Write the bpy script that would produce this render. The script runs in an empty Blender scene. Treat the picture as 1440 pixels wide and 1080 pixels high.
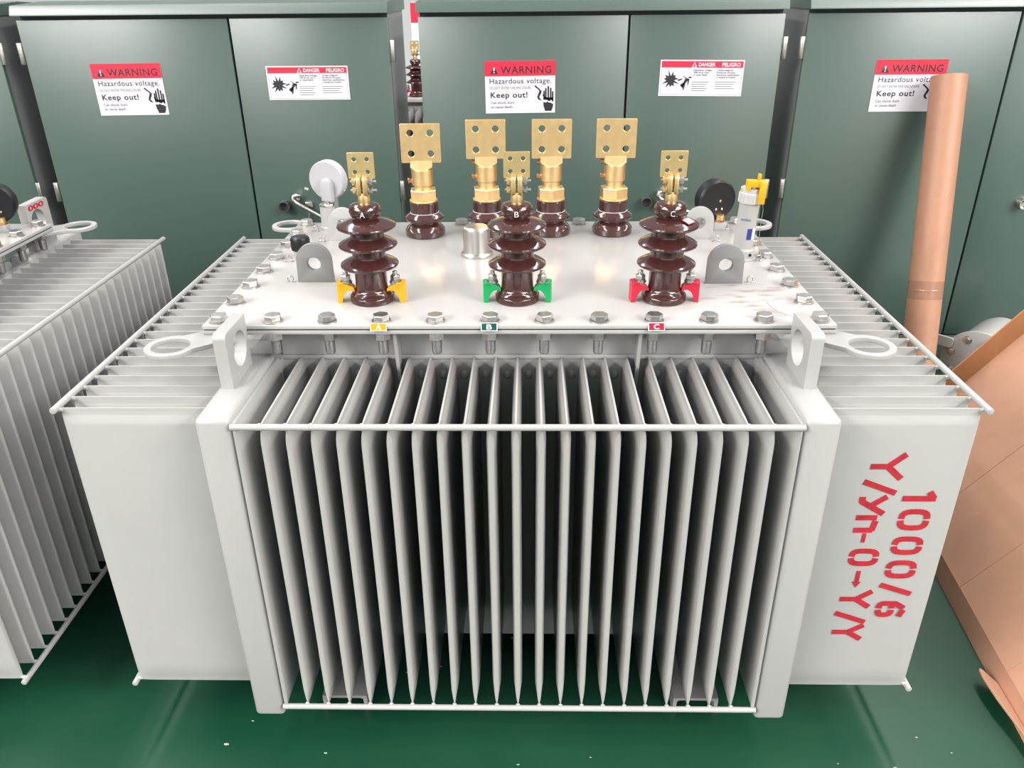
import bpy, bmesh, math, random
from mathutils import Vector, Matrix
random.seed(4)
PI = math.pi
S = bpy.context.scene
COL = S.collection

# ------------------------------------------------------------------ materials
def mat(name, col, rough=.4, metal=0., coat=0., coat_rough=.1, noise=0., nscale=20., bump=0., bscale=60., spec=.5, aniso=None):
    m = bpy.data.materials.new(name); m.use_nodes = True
    nt = m.node_tree; b = nt.nodes['Principled BSDF']
    b.inputs['Base Color'].default_value = (*col, 1)
    b.inputs['Roughness'].default_value = rough
    b.inputs['Metallic'].default_value = metal
    b.inputs['Coat Weight'].default_value = coat
    b.inputs['Coat Roughness'].default_value = coat_rough
    b.inputs['Specular IOR Level'].default_value = spec
    tc = nt.nodes.new('ShaderNodeTexCoord')
    if noise:
        n = nt.nodes.new('ShaderNodeTexNoise'); n.inputs['Scale'].default_value = nscale; n.inputs['Detail'].default_value = 5
        nt.links.new(tc.outputs['Object'], n.inputs['Vector'])
        r = nt.nodes.new('ShaderNodeMapRange'); r.inputs['From Min'].default_value = .3; r.inputs['From Max'].default_value = .7
        r.inputs['To Min'].default_value = 1 - noise; r.inputs['To Max'].default_value = 1 + noise
        nt.links.new(n.outputs['Fac'], r.inputs['Value'])
        mx = nt.nodes.new('ShaderNodeVectorMath'); mx.operation = 'SCALE'
        mx.inputs[0].default_value = col
        nt.links.new(r.outputs['Result'], mx.inputs['Scale'])
        nt.links.new(mx.outputs['Vector'], b.inputs['Base Color'])
    if bump:
        n2 = nt.nodes.new('ShaderNodeTexNoise'); n2.inputs['Scale'].default_value = bscale; n2.inputs['Detail'].default_value = 3
        mp = nt.nodes.new('ShaderNodeMapping')
        if aniso: mp.inputs['Scale'].default_value = aniso
        nt.links.new(tc.outputs['Object'], mp.inputs['Vector']); nt.links.new(mp.outputs['Vector'], n2.inputs['Vector'])
        bp = nt.nodes.new('ShaderNodeBump'); bp.inputs['Strength'].default_value = bump; bp.inputs['Distance'].default_value = .002
        nt.links.new(n2.outputs['Fac'], bp.inputs['Height']); nt.links.new(bp.outputs['Normal'], b.inputs['Normal'])
    return m

M = {}
M['paint'] = mat('grey_white_paint', (.335, .33, .323), .28, noise=.02, nscale=6, bump=.04, bscale=14)
M['cover'] = mat('grey_white_gloss_paint', (.368, .357, .347), .2, noise=.03, nscale=5, bump=.05, bscale=9)
M['lightpaint'] = mat('light_grey_lacquer', (.37, .37, .39), .35)
M['brass'] = mat('brass', (.80, .57, .285), .42, 1., noise=.08, nscale=40, bump=.05, bscale=200)
M['copper'] = mat('copper', (.62, .30, .16), .3, 1.)
M['porcelain'] = mat('brown_glazed_porcelain', (.044, .0145, .013), .16, coat=.6, coat_rough=.05, noise=.1, nscale=30)
M['zinc'] = mat('galvanised_steel', (.50, .485, .475), .36, 1., noise=.12, nscale=120)
M['zincdark'] = mat('dull_steel', (.36, .35, .35), .45, 1., noise=.12, nscale=120)
M['steel'] = mat('brushed_stainless', (.60, .575, .54), .33, 1., bump=.015, bscale=40, aniso=(1, 1, 14))
M['yellow'] = mat('yellow_paint', (.66, .31, .004), .35)
M['green'] = mat('green_paint', (.0, .28, .08), .35)
M['red'] = mat('red_paint', (.46, .010, .035), .35)
M['stencil'] = mat('red_spray_paint', (.36, .012, .024), .55, noise=.18, nscale=50)
M['signred'] = mat('label_red', (.62, .018, .05), .4)
M['signwhite'] = mat('label_white', (.585, .575, .625), .35)
M['signblack'] = mat('label_black', (.02, .02, .025), .4)
M['signgrey'] = mat('label_grey_print', (.13, .125, .14), .5)
M['labelgreen'] = mat('label_green', (.0, .055, .036), .7, spec=.2)
M['labelred'] = mat('label_crimson', (.30, .006, .022), .7, spec=.2)
M['labelyellow'] = mat('label_yellow', (.50, .235, .002), .7, spec=.2)
M['black'] = mat('black_plastic', (.009, .009, .011), .4, spec=.35)
M['darkgrey'] = mat('dark_grey_plastic', (.05, .055, .055), .4)
M['cabinet'] = mat('dark_green_enamel', (.048, .082, .067), .36, noise=.03, nscale=3, bump=.05, bscale=250, spec=1.)
M['cabshade'] = mat('enamel_with_gap_shade', (.028, .032, .040), .5)  # shade of the door gaps and eave put into the body colour
M['cabside'] = mat('cabinet_side_enamel', (.16, .17, .17), .35)
M['card'] = mat('cardboard', (.50, .27, .175), .75, noise=.07, nscale=9, bump=.25, bscale=40, aniso=(1, .2, 1))
M['cardedge'] = mat('cardboard_inner_rim', (.40, .185, .08), .7, noise=.06, nscale=14)
M['tubecard'] = mat('kraft_paper_tube', (.37, .185, .115), .5, noise=.05, nscale=30, bump=.1, bscale=50, aniso=(1, 1, 8))
M['tape'] = mat('clear_packing_tape', (.30, .155, .10), .2, coat=.25)
M['aluminium'] = mat('satin_aluminium', (.60, .59, .57), .45, .55)
M['blue'] = mat('blue_print', (.02, .03, .22), .4)
M['wire'] = mat('thin_wire', (.55, .53, .5), .4, 1.)
M['debris'] = mat('chips_of_paint', (.30, .31, .27), .6)
M['glass'] = mat('sight_glass', (.75, .72, .66), .08, coat=.5)
M['rust'] = mat('rust_stain', (.52, .40, .36), .5)
M['eyegrey'] = mat('front_eye_grey', (.20, .196, .193), .5)  # darker, rougher grey on the two front lifting eyes
M['wall'] = mat('white_wall_panel', (.75, .76, .77), .6)

def cover_stains(m):
    nt = m.node_tree; b = nt.nodes['Principled BSDF']
    src = b.inputs['Base Color'].links[0].from_socket
    tc = nt.nodes.new('ShaderNodeTexCoord')
    mp = nt.nodes.new('ShaderNodeMapping'); mp.inputs['Rotation'].default_value = (0, 0, .5); mp.inputs['Scale'].default_value = (9, 30, 9)
    n = nt.nodes.new('ShaderNodeTexNoise'); n.inputs['Scale'].default_value = 1.6; n.inputs['Detail'].default_value = 5
    nt.links.new(tc.outputs['Object'], mp.inputs['Vector']); nt.links.new(mp.outputs['Vector'], n.inputs['Vector'])
    vd = nt.nodes.new('ShaderNodeVectorMath'); vd.operation = 'DISTANCE'; vd.inputs[1].default_value = (.505, .16, .925)
    nt.links.new(tc.outputs['Object'], vd.inputs[0])
    r1 = nt.nodes.new('ShaderNodeMapRange'); r1.inputs['From Min'].default_value = .03; r1.inputs['From Max'].default_value = .17
    r1.inputs['To Min'].default_value = 1; r1.inputs['To Max'].default_value = 0
    nt.links.new(vd.outputs['Value'], r1.inputs['Value'])
    r2 = nt.nodes.new('ShaderNodeMapRange'); r2.inputs['From Min'].default_value = .52; r2.inputs['From Max'].default_value = .68
    nt.links.new(n.outputs['Fac'], r2.inputs['Value'])
    mu = nt.nodes.new('ShaderNodeMath'); mu.operation = 'MULTIPLY'
    nt.links.new(r1.outputs['Result'], mu.inputs[0]); nt.links.new(r2.outputs['Result'], mu.inputs[1])
    m2 = nt.nodes.new('ShaderNodeMath'); m2.operation = 'MULTIPLY'; m2.inputs[1].default_value = .75
    nt.links.new(mu.outputs[0], m2.inputs[0])
    mix = nt.nodes.new('ShaderNodeMix'); mix.data_type = 'RGBA'
    mix.inputs['B'].default_value = (.20, .10, .085, 1)
    nt.links.new(m2.outputs[0], mix.inputs['Factor']); nt.links.new(src, mix.inputs['A'])
    nt.links.new(mix.outputs['Result'], b.inputs['Base Color'])
cover_stains(M['cover'])

def floor_mat():
    m = mat('green_epoxy_floor', (.002, .085, .042), .2)
    nt = m.node_tree; b = nt.nodes['Principled BSDF']
    tc = nt.nodes.new('ShaderNodeTexCoord')
    n = nt.nodes.new('ShaderNodeTexNoise'); n.inputs['Scale'].default_value = 2.2; n.inputs['Detail'].default_value = 6
    nt.links.new(tc.outputs['Object'], n.inputs['Vector'])
    cr = nt.nodes.new('ShaderNodeValToRGB')
    cr.color_ramp.elements[0].position = .3; cr.color_ramp.elements[0].color = (.003, .040, .020, 1)
    cr.color_ramp.elements[1].position = .75; cr.color_ramp.elements[1].color = (.010, .055, .028, 1)
    nt.links.new(n.outputs['Fac'], cr.inputs['Fac'])
    # scattered pale scuffs
    mp = nt.nodes.new('ShaderNodeMapping'); mp.inputs['Scale'].default_value = (26, 9, 1); mp.inputs['Rotation'].default_value = (0, 0, .35)
    n2 = nt.nodes.new('ShaderNodeTexNoise'); n2.inputs['Scale'].default_value = 1.; n2.inputs['Detail'].default_value = 8; n2.inputs['Roughness'].default_value = .7
    nt.links.new(tc.outputs['Object'], mp.inputs['Vector']); nt.links.new(mp.outputs['Vector'], n2.inputs['Vector'])
    r = nt.nodes.new('ShaderNodeMapRange'); r.inputs['From Min'].default_value = .70; r.inputs['From Max'].default_value = .80; r.inputs['To Max'].default_value = .35
    nt.links.new(n2.outputs['Fac'], r.inputs['Value'])
    mix = nt.nodes.new('ShaderNodeMix'); mix.data_type = 'RGBA'; mix.inputs['B'].default_value = (.42, .48, .42, 1)
    nt.links.new(r.outputs['Result'], mix.inputs['Factor']); nt.links.new(cr.outputs['Color'], mix.inputs['A'])
    nt.links.new(mix.outputs['Result'], b.inputs['Base Color'])
    r3 = nt.nodes.new('ShaderNodeMapRange'); r3.inputs['To Min'].default_value = .28; r3.inputs['To Max'].default_value = .5; b.inputs['Specular IOR Level'].default_value = .35
    nt.links.new(n.outputs['Fac'], r3.inputs['Value']); nt.links.new(r3.outputs['Result'], b.inputs['Roughness'])
    return m
M['floor'] = floor_mat()

# ------------------------------------------------------------------ mesh builder
def text_mesh(txt, bold=0., space=1.):
    c = bpy.data.curves.new('lettering', 'FONT'); c.body = txt; c.size = 1; c.offset = bold; c.space_character = space
    c.resolution_u = 3; c.fill_mode = 'BOTH' if c.dimensions == '3D' else 'BOTH'
    o = bpy.data.objects.new('lettering', c)
    me = bpy.data.meshes.new_from_object(o)
    bpy.data.objects.remove(o); bpy.data.curves.remove(c)
    return me

class MB:
    def __init__(s): s.bm = bmesh.new(); s.mats = []
    def mi(s, m):
        m = M[m]
        if m not in s.mats: s.mats.append(m)
        return s.mats.index(m)
    def _fin(s, faces, m):
        if m is not None:
            i = s.mi(m)
            for f in faces: f.material_index = i
    def _tag(s): return set(s.bm.faces)
    def _new(s, old, m): s._fin([f for f in s.bm.faces if f not in old], m)
    def box(s, x0, x1, y0, y1, z0, z1, m='paint', bev=0., mtx=None, seg=2):
        old = s._tag()
        c = Vector(((x0+x1)/2, (y0+y1)/2, (z0+z1)/2))
        mm = Matrix.Translation(c) @ Matrix.Diagonal((x1-x0, y1-y0, z1-z0, 1))
        if mtx is not None: mm = mtx @ mm
        r = bmesh.ops.create_cube(s.bm, size=1, matrix=mm)
        if bev:
            ed = {e for v in r['verts'] for e in v.link_edges}
            bmesh.ops.bevel(s.bm, geom=list(ed), offset=bev, segments=seg, profile=.5, affect='EDGES', clamp_overlap=True)
        s._new(old, m); return s
    def cyl(s, p0, p1, r, m='paint', n=20, r2=None, bev=0.):
        old = s._tag()
        p0, p1 = Vector(p0), Vector(p1); d = p1-p0
        mm = Matrix.Translation((p0+p1)/2) @ d.to_track_quat('Z', 'Y').to_matrix().to_4x4()
        q = bmesh.ops.create_cone(s.bm, cap_ends=True, segments=n, radius1=r, radius2=r if r2 is None else r2, depth=d.length, matrix=mm)
        if bev:
            ed = {e for v in q['verts'] for e in v.link_edges if len([f for f in e.link_faces if len(f.verts) > 4]) == 1}
            bmesh.ops.bevel(s.bm, geom=list(ed), offset=bev, segments=2, profile=.5, affect='EDGES', clamp_overlap=True)
        s._new(old, m); return s
    def lathe(s, prof, o=(0, 0, 0), m='paint', n=40, mtx=None):
        old = s._tag(); rings = []
        for (r, z) in prof:
            if r <= 1e-6: rings.append([s.bm.verts.new((0, 0, z))])
            else: rings.append([s.bm.verts.new((r*math.cos(2*PI*k/n), r*math.sin(2*PI*k/n), z)) for k in range(n)])
        vs = [v for r in rings for v in r]
        for a, b in zip(rings, rings[1:]):
            for k in range(n):
                k2 = (k+1) % n
                if len(a) == 1 and len(b) == 1: continue
                if len(a) == 1: s.bm.faces.new((a[0], b[k2], b[k])[::-1])
                elif len(b) == 1: s.bm.faces.new((a[k], a[k2], b[0]))
                else: s.bm.faces.new((a[k], a[k2], b[k2], b[k]))
        if len(rings[0]) > 1: s.bm.faces.new(rings[0][::-1])
        if len(rings[-1]) > 1: s.bm.faces.new(rings[-1])
        mm = Matrix.Translation(Vector(o)) if mtx is None else mtx
        for v in vs: v.co = mm @ v.co
        s._new(old, m); return s
    def prism(s, loops, t, m='paint', mtx=None, bev=0.):
        """2D outline (first loop) with holes (others) in local XY, thickness t centred on local Z"""
        old = s._tag()
        c = bpy.data.curves.new('outline', 'CURVE'); c.dimensions = '2D'; c.fill_mode = 'BOTH'; c.extrude = t/2 - bev; c.bevel_depth = bev; c.bevel_resolution = 1
        if bev: c.offset = -bev
        for L in loops:
            sp = c.splines.new('POLY'); sp.points.add(len(L)-1); sp.use_cyclic_u = True
            for p, q in zip(sp.points, L): p.co = (q[0], q[1], 0, 1)
        o = bpy.data.objects.new('outline', c); me = bpy.data.meshes.new_from_object(o)
        bpy.data.objects.remove(o); bpy.data.curves.remove(c)
        s._mesh(me, mtx, m, old); return s
    def _mesh(s, me, mtx, m, old=None):
        if old is None: old = s._tag()
        if mtx is not None: me.transform(mtx)
        s.bm.from_mesh(me); bpy.data.meshes.remove(me)
        nf = [f for f in s.bm.faces if f not in old]
        vs = list({v for f in nf for v in f.verts}); bmesh.ops.remove_doubles(s.bm, verts=vs, dist=1e-6)
        s._new(old, m)
    def text(s, txt, mtx, w=None, h=None, m='signblack', bold=0., space=1., align='L'):
        """fit text in w (and cap height h); mtx maps local XY to place; origin bottom-left of text"""
        me = text_mesh(txt, bold, space)
        xs = [v.co.x for v in me.vertices]; ys = [v.co.y for v in me.vertices]
        if not xs: return s
        W = max(xs)-min(xs)
        sx = (w/W) if w else h/.7
        sy = (h/.7) if h else sx
        me.transform(Matrix.Diagonal((sx, sy, 1, 1)) @ Matrix.Translation((-min(xs), 0, 0)))
        s._mesh(me, mtx, m); return s
    def poly(s, pts, mtx=None, m='signblack'):
        old = s._tag()
        vs = [s.bm.verts.new((mtx @ Vector((p[0], p[1], 0))) if mtx else Vector(p)) for p in pts]
        f = s.bm.faces.new(vs); s._new(old, m)
        r = bmesh.ops.triangulate(s.bm, faces=[f]); return s
    def hull(s, pts, m='paint'):
        old = s._tag()
        vs = [s.bm.verts.new(p) for p in pts]
        r = bmesh.ops.convex_hull(s.bm, input=vs)
        bmesh.ops.delete(s.bm, geom=[g for g in r['geom_unused'] if isinstance(g, bmesh.types.BMVert) and g.is_valid and not g.link_faces] , context='VERTS')
        s._new(old, m); return s
    def tube(s, pts, r, m='paint', n=8):
        """swept tube through pts"""
        old = s._tag(); pts = [Vector(p) for p in pts]; rings = []
        up = None
        for i, p in enumerate(pts):
            t = (pts[min(i+1, len(pts)-1)] - pts[max(i-1, 0)]).normalized()
            if up is None:
                up = t.orthogonal().normalized()
            up = (up - t*up.dot(t)).normalized(); v = t.cross(up)
            rings.append([s.bm.verts.new(p + r*(math.cos(2*PI*k/n)*up + math.sin(2*PI*k/n)*v)) for k in range(n)])
        for a, b in zip(rings, rings[1:]):
            for k in range(n): s.bm.faces.new((a[k], a[(k+1) % n], b[(k+1) % n], b[k]))
        s.bm.faces.new(rings[0][::-1]); s.bm.faces.new(rings[-1])
        s._new(old, m); return s
    def sph(s, c, r, m='paint', sc=(1, 1, 1), sub=2):
        old = s._tag()
        bmesh.ops.create_icosphere(s.bm, subdivisions=sub, radius=r, matrix=Matrix.Translation(Vector(c)) @ Matrix.Diagonal((*sc, 1)))
        s._new(old, m); return s
    def build(s, name, parent=None, loc=None, smooth=35, flip=True, wn=False):
        if flip: bmesh.ops.recalc_face_normals(s.bm, faces=s.bm.faces[:])
        me = bpy.data.meshes.new(name)
        s.bm.to_mesh(me); s.bm.free()
        for m in s.mats: me.materials.append(m)
        if smooth:
            for p in me.polygons: p.use_smooth = True
            me.set_sharp_from_angle(angle=math.radians(smooth))
        o = bpy.data.objects.new(name, me); COL.objects.link(o)
        if smooth and wn:
            wn = o.modifiers.new('weighted_normal', 'WEIGHTED_NORMAL'); wn.keep_sharp = True; wn.weight = 100
        if parent is not None: o.parent = parent
        if loc is not None: o.location = loc
        return o

def empty(name, loc=(0, 0, 0)):
    o = bpy.data.objects.new(name, None); COL.objects.link(o); o.location = loc; o.empty_display_size = .1; return o
def tag(o, label, cat, group=None, kind=None):
    o['label'] = label; o['category'] = cat
    if group: o['group'] = group
    if kind: o['kind'] = kind
    return o
def dup(o, parent=None, loc=None):
    c = o.copy(); COL.objects.link(c)
    if parent is not None: c.parent = parent
    if loc is not None: c.location = loc
    for ch in list(o.children):
        dup(ch, c)
    return c
def circ(cx, cy, r, n=24, a0=0, a1=2*PI, end=False):
    k = n if not end else n-1
    return [(cx+r*math.cos(a0+(a1-a0)*i/k), cy+r*math.sin(a0+(a1-a0)*i/k)) for i in range(n)]
def rrect(x0, x1, y0, y1, r, n=5):
    p = []
    for cx, cy, a in ((x1-r, y1-r, 0), (x0+r, y1-r, PI/2), (x0+r, y0+r, PI), (x1-r, y0+r, 1.5*PI)):
        p += [(cx+r*math.cos(a+PI/2*i/(n-1)), cy+r*math.sin(a+PI/2*i/(n-1))) for i in range(n)]
    return p
# maps local (x,y,z) -> world: XZ plate facing -Y
def xz(x, y, z, rot=0.): return Matrix.Translation((x, y, z)) @ Matrix.Rotation(PI/2, 4, 'X') @ Matrix.Rotation(rot, 4, 'Z')

# ------------------------------------------------------------------ setting
fl = MB(); fl.box(-14, 14, -15, 12, -.05, 0, 'floor')
floor = fl.build('floor', smooth=0); floor['kind'] = 'structure'
wb = MB(); wb.box(-14, 14, 12, 12.1, 0, 5.5, 'wall')
wall = wb.build('wall_back', smooth=0); wall['kind'] = 'structure'
wb = MB(); wb.box(-14, 14, -15.1, -15, 0, 5.5, 'wall')
wall = wb.build('wall_front', smooth=0); wall['kind'] = 'structure'

# ------------------------------------------------------------------ transformer
CT = .925               # cover top
ZT, ZB = .8275, .1275   # fin top / bottom
PIT = .046
YF = -.1647             # first side fin
def fin_mesh(L, H, T, quick=False):
    """fin from y=0 (root) to y=-L (edge), z 0..H, centred on x; pinched at both ends"""
    b = MB(); bm = b.bm
    lv = [(0, .0035), (.006, .0036), (.02, T*.62), (.042, T*.95), (.06, T), (H*.5, T*1.04), (H-.044, T), (H-.036, T*.95), (H-.026, T*.72), (H-.015, .0060), (H-.012, .0042), (H, .0038)]
    if quick: lv = lv[:6] + [(H-.034, T), (H-.028, T*.86), (H-.016, .0062), (H-.013, .0042), (H, .0038)]
    rings = []
    for z, t in lv:
        h = t/2; q = min(h*1.3, .008)
        hf = h*.62; q = min(hf*1.1, .005)
        pr = [(h, 0), (h, -(L-.04)), (h*.97, -(L-.028)), (hf*1.05, -(L-.008)), (hf, -(L-q))] + [(hf*math.cos(a), -(L-q) - q*math.sin(a)) for a in (PI/6, PI/3, PI/2, 2*PI/3, 5*PI/6)] + [(-hf, -(L-q)), (-hf*1.05, -(L-.008)), (-h*.97, -(L-.028)), (-h, -(L-.04)), (-h, 0)]
        rings.append([bm.verts.new((x, y, z)) for x, y in pr])
    for a, c in zip(rings, rings[1:]):
        n = len(a)
        for k in range(n): bm.faces.new((a[k], a[(k+1) % n], c[(k+1) % n], c[k]))
    bm.faces.new(rings[0][::-1]); bm.faces.new(rings[-1])
    b._fin(bm.faces[:], 'paint')
    return b

def hexbolt(b, x, y, z, r=.0172, h=.0125, wr=.0195, m='zinc'):
    b.cyl((x, y, z), (x, y, z+.003), wr, m, 24)
    b.cyl((x, y, z+.003), (x, y, z+.003+h), r, m, 6, bev=.0016)

def make_transformer(name):
    T = empty(name)
    # tank with front wall, side walls that carry the fins, ledge and dimples
    b = MB()
    b.box(-.5, .5, .07, .70, .045, .909, 'paint')
    b.box(-.577, -.5, .05, .72, .09, ZT, 'paint'); b.box(.5, .577, .05, .72, .09, ZT, 'paint')
    b.box(-.53, .53, .064, .072, ZT-.006, ZT+.004, 'paint', .003)
    for i in range(22):
        b.sph(((i-10.5)*PIT, .07, ZT-.045), .009, 'paint', (1, .5, 1.2))
    b.build('tank', T)
    b = MB(); b.box(-.633, .633, 0, .773, .9065, .9145, 'paint', .001); b.build('flange_plate', T)
    b = MB(); b.box(-.631, .631, .002, .771, .9145, .917, 'black'); b.build('gasket', T)
    b = MB(); b.box(-.633, .633, 0, .773, .917, CT, 'cover', .0012); cov = b.build('cover', T)
    # stiffeners
    for x in (-.25, .25):
        b = MB(); b.hull([(x-.0035, .07, .907), (x+.0035, .07, .907), (x-.0035, .018, .907), (x+.0035, .018, .907),
                          (x-.0035, .07, .76), (x+.0035, .07, .76), (x-.0035, .05, .76), (x+.0035, .05, .76), (x-.0035, .03, .84), (x+.0035, .03, .84)])
        b.build('stiffener', T)
    # corner frame posts
    post = None
    for sx in (-1, 1):
        b = MB()
        x0, x1 = sorted((sx*.512, sx*.577))
        b.box(x0, x1, -.238, .056, .097, .8424, 'paint', .010, seg=3)
        xi = sorted((sx*.5055, sx*.515)); b.box(xi[0], xi[1], -.230, .056, ZB, ZT+.004, 'paint', .002)
        b.tube([(sx*.5055, -.236, z) for z in (ZB, .4, .7, ZT)], .004, 'paint', 8)
        b.build('frame_post', T)
        b = MB(); b.box(x0, x1, .717, 1.011, .097, .8424, 'paint', .010, seg=3); b.build('frame_post', T)
    # fins
    f0 = None
    for i in range(21):
        if f0 is None:
            f0 = fin_mesh(.302, ZT-ZB, .0185).build('cooling_fin', T, smooth=50); o = f0
        else: o = f0.copy(); COL.objects.link(o); o.parent = T
        o.location = ((i-10)*PIT, .07, ZB)
    s0 = None
    for sx in (-1, 1):
        for i in range(25):
            if s0 is None: s0 = fin_mesh(.281, ZT-ZB, .0165, True).build('cooling_fin', T, smooth=30); o = s0
            else: o = s0.copy(); COL.objects.link(o); o.parent = T
            o.location = (sx*.577, YF + PIT*i, ZB); o.rotation_euler = (0, 0, sx*PI/2)
    for z in (ZT, ZB):
        b = MB(); b.cyl((-.512, -.238, z), (.512, -.238, z), .0062, 'paint', 14)
        for i in range(21): b.sph(((i-10)*PIT, -.2335, z + (.001 if z > .5 else .003)), .0055, 'paint', (1, 1, 1), 1)
        b.build('fin_tie_rod', T)
        for sx in (-1, 1):
            b = MB(); b.cyl((sx*.8655, -.1797, z), (sx*.8655, .953, z), .0065, 'paint', 14, bev=.0015)
            for i in range(25): b.sph((sx*.859, YF+PIT*i, z + (-.004 if z > .5 else .004)), .0052, 'paint', (1.6, 1, 1), 1)
            b.build('fin_tie_rod', T)
    # lifting plates on the posts
    for sx in (-1, 1):
        for back in (0, 1):
            out = [(-.116, .842), (.0, .842), (.0, .952)] + [(-.104+.012*math.cos(a)-.0, .942+.012*math.sin(a)) for a in (PI/2, 2.2, 2.7, PI)]
            hole = circ(-.050, .899, .035, 32)
            if back: out = [(.773-p[0], p[1] + (.024 if p[1] > .85 else 0)) for p in out]; hole = [(.773-p[0], p[1]+.020) for p in hole]
            # local XY = (y,z) ; thickness along x
            mm = Matrix.Translation((sx*.555, 0, 0)) @ Matrix(((0, 0, 1, 0), (1, 0, 0, 0), (0, 1, 0, 0), (0, 0, 0, 1)))
            b = MB(); b.prism([out, hole], .025, 'paint', mm, .0015); b.build('lifting_plate', T, wn=True)
    # round-topped lifting eyes on the cover
    for (x0, x1, y) in ((-.503, -.423, .265), (.422, .502, .248), (-.503, -.428, .592), (.434, .506, .592)):
        w = (x1-x0); cx = (x0+x1)/2; r = w/2; pm = 'eyegrey' if y < .4 else 'paint'
        out = [(-r*1.03, 0), (r*1.03, 0)] + circ(0, .052, r, 20, 0, PI, True)
        b = MB(); b.prism([out, circ(0, .045, .0155, 22)], .014, pm, xz(cx, y, CT-.001), .001)
        b.tube([(cx-r-.004, y-.008, CT-.001), (cx+r+.004, y-.008, CT-.001)], .0022, 'paint', 8)
        b.build('lifting_eye', T, smooth=25)
    # tie-down rings at the cover corners
    for sx in (-1, 1):
        for back in (0, 1):
            c = Vector((-.678, -.052)) ; base = Vector((-.585, .012))
            d = (base-c).normalized(); n = Vector((-d.y, d.x)); ro = .051; rin = .0365
            a0 = math.atan2(d.y, d.x)
            out = [tuple(base+n*.036+d*.04), tuple(base+n*.036)] + [tuple(c+ro*Vector((math.cos(a), math.sin(a)))) for a in [a0+.85+(2*PI-1.7)*i/23 for i in range(24)]] + [tuple(base-n*.036), tuple(base-n*.036+d*.04)]
            hole = circ(c.x, c.y, rin, 28)
            def mp(p): return (p[0]*-sx, (p[1] if not back else .773-p[1]))
            b = MB(); b.prism([[mp(p) for p in out], [mp(p) for p in hole]], .011, 'paint', Matrix.Translation((0, 0, .9005)), .0025)
            b.build('tie_down_ring', T, wn=True)
    # cover bolts and the nuts below the flange
    b = MB(); hexbolt(b, 0, 0, 0); b0 = b.build('cover_bolt', T, smooth=22)
    b = MB(); b.cyl((0, 0, -.009), (0, 0, -.012), .018, 'zinc', 20); b.cyl((0, 0, -.012), (0, 0, -.0275), .0165, 'zinc', 6, bev=.0012)
    b.cyl((0, 0, -.02), (0, 0, -.060), .0098, 'zincdark', 14, bev=.002)
    for k in range(9): b.cyl((0, 0, -.030-.003*k), (0, 0, -.0315-.003*k), .0104, 'zincdark', 14)
    n0 = b.build('bolt_shank', b0, smooth=22); n0.location = (0, 0, -.0105)
    first = True
    pos = [((i-5.5)*.11, y) for y in (.0241, .749) for i in range(12)] + [(sx*.605, .0241+.1036*k) for sx in (-1, 1) for k in range(1, 7)]
    for (x, y) in pos:
        if first: o = b0; first = False
        else:
            o = b0.copy(); COL.objects.link(o); o.parent = T
            c = n0.copy(); COL.objects.link(c); c.parent = o
        o.location = (x, y, CT); o.rotation_euler = (0, 0, random.random()*2)
    # wire hooks on the cover
    h0 = None
    for (x, y, a) in ((-.522, .262, 0), (-.566, .413, .2), (-.563, .684, 0), (-.524, .583, .1), (.522, .252, 0), (.580, .405, .3), (.514, .575, 0), (.560, .684, .2)):
        if h0 is None:
            b = MB(); b.tube([(-.011, 0, .0012), (-.005, 0, .0012)] + [(.0065*math.sin(t), 0, .0085-.0065*math.cos(t)) for t in [-.5-(2*PI-1.)*i/10 for i in range(11)]] + [(.005, 0, .0012), (.011, 0, .0012)], .0013, 'zincdark', 6)
            h0 = b.build('wire_hook', T); o = h0
        else: o = h0.copy(); COL.objects.link(o); o.parent = T
        o.location = (x, y, CT); o.rotation_euler = (0, 0, a)
    # base channels
    for x in (-.408, .412):
        b = MB()
        pr = [(-.052, 0), (-.052, .045), (.052, .045), (.052, 0), (.045, 0), (.043, .034), (.038, .038), (-.038, .038), (-.043, .034), (-.045, 0)]
        b.prism([pr], 1.04, 'paint', xz(x, .386, 0)); b.build('base_channel', T)
    return T

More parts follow.
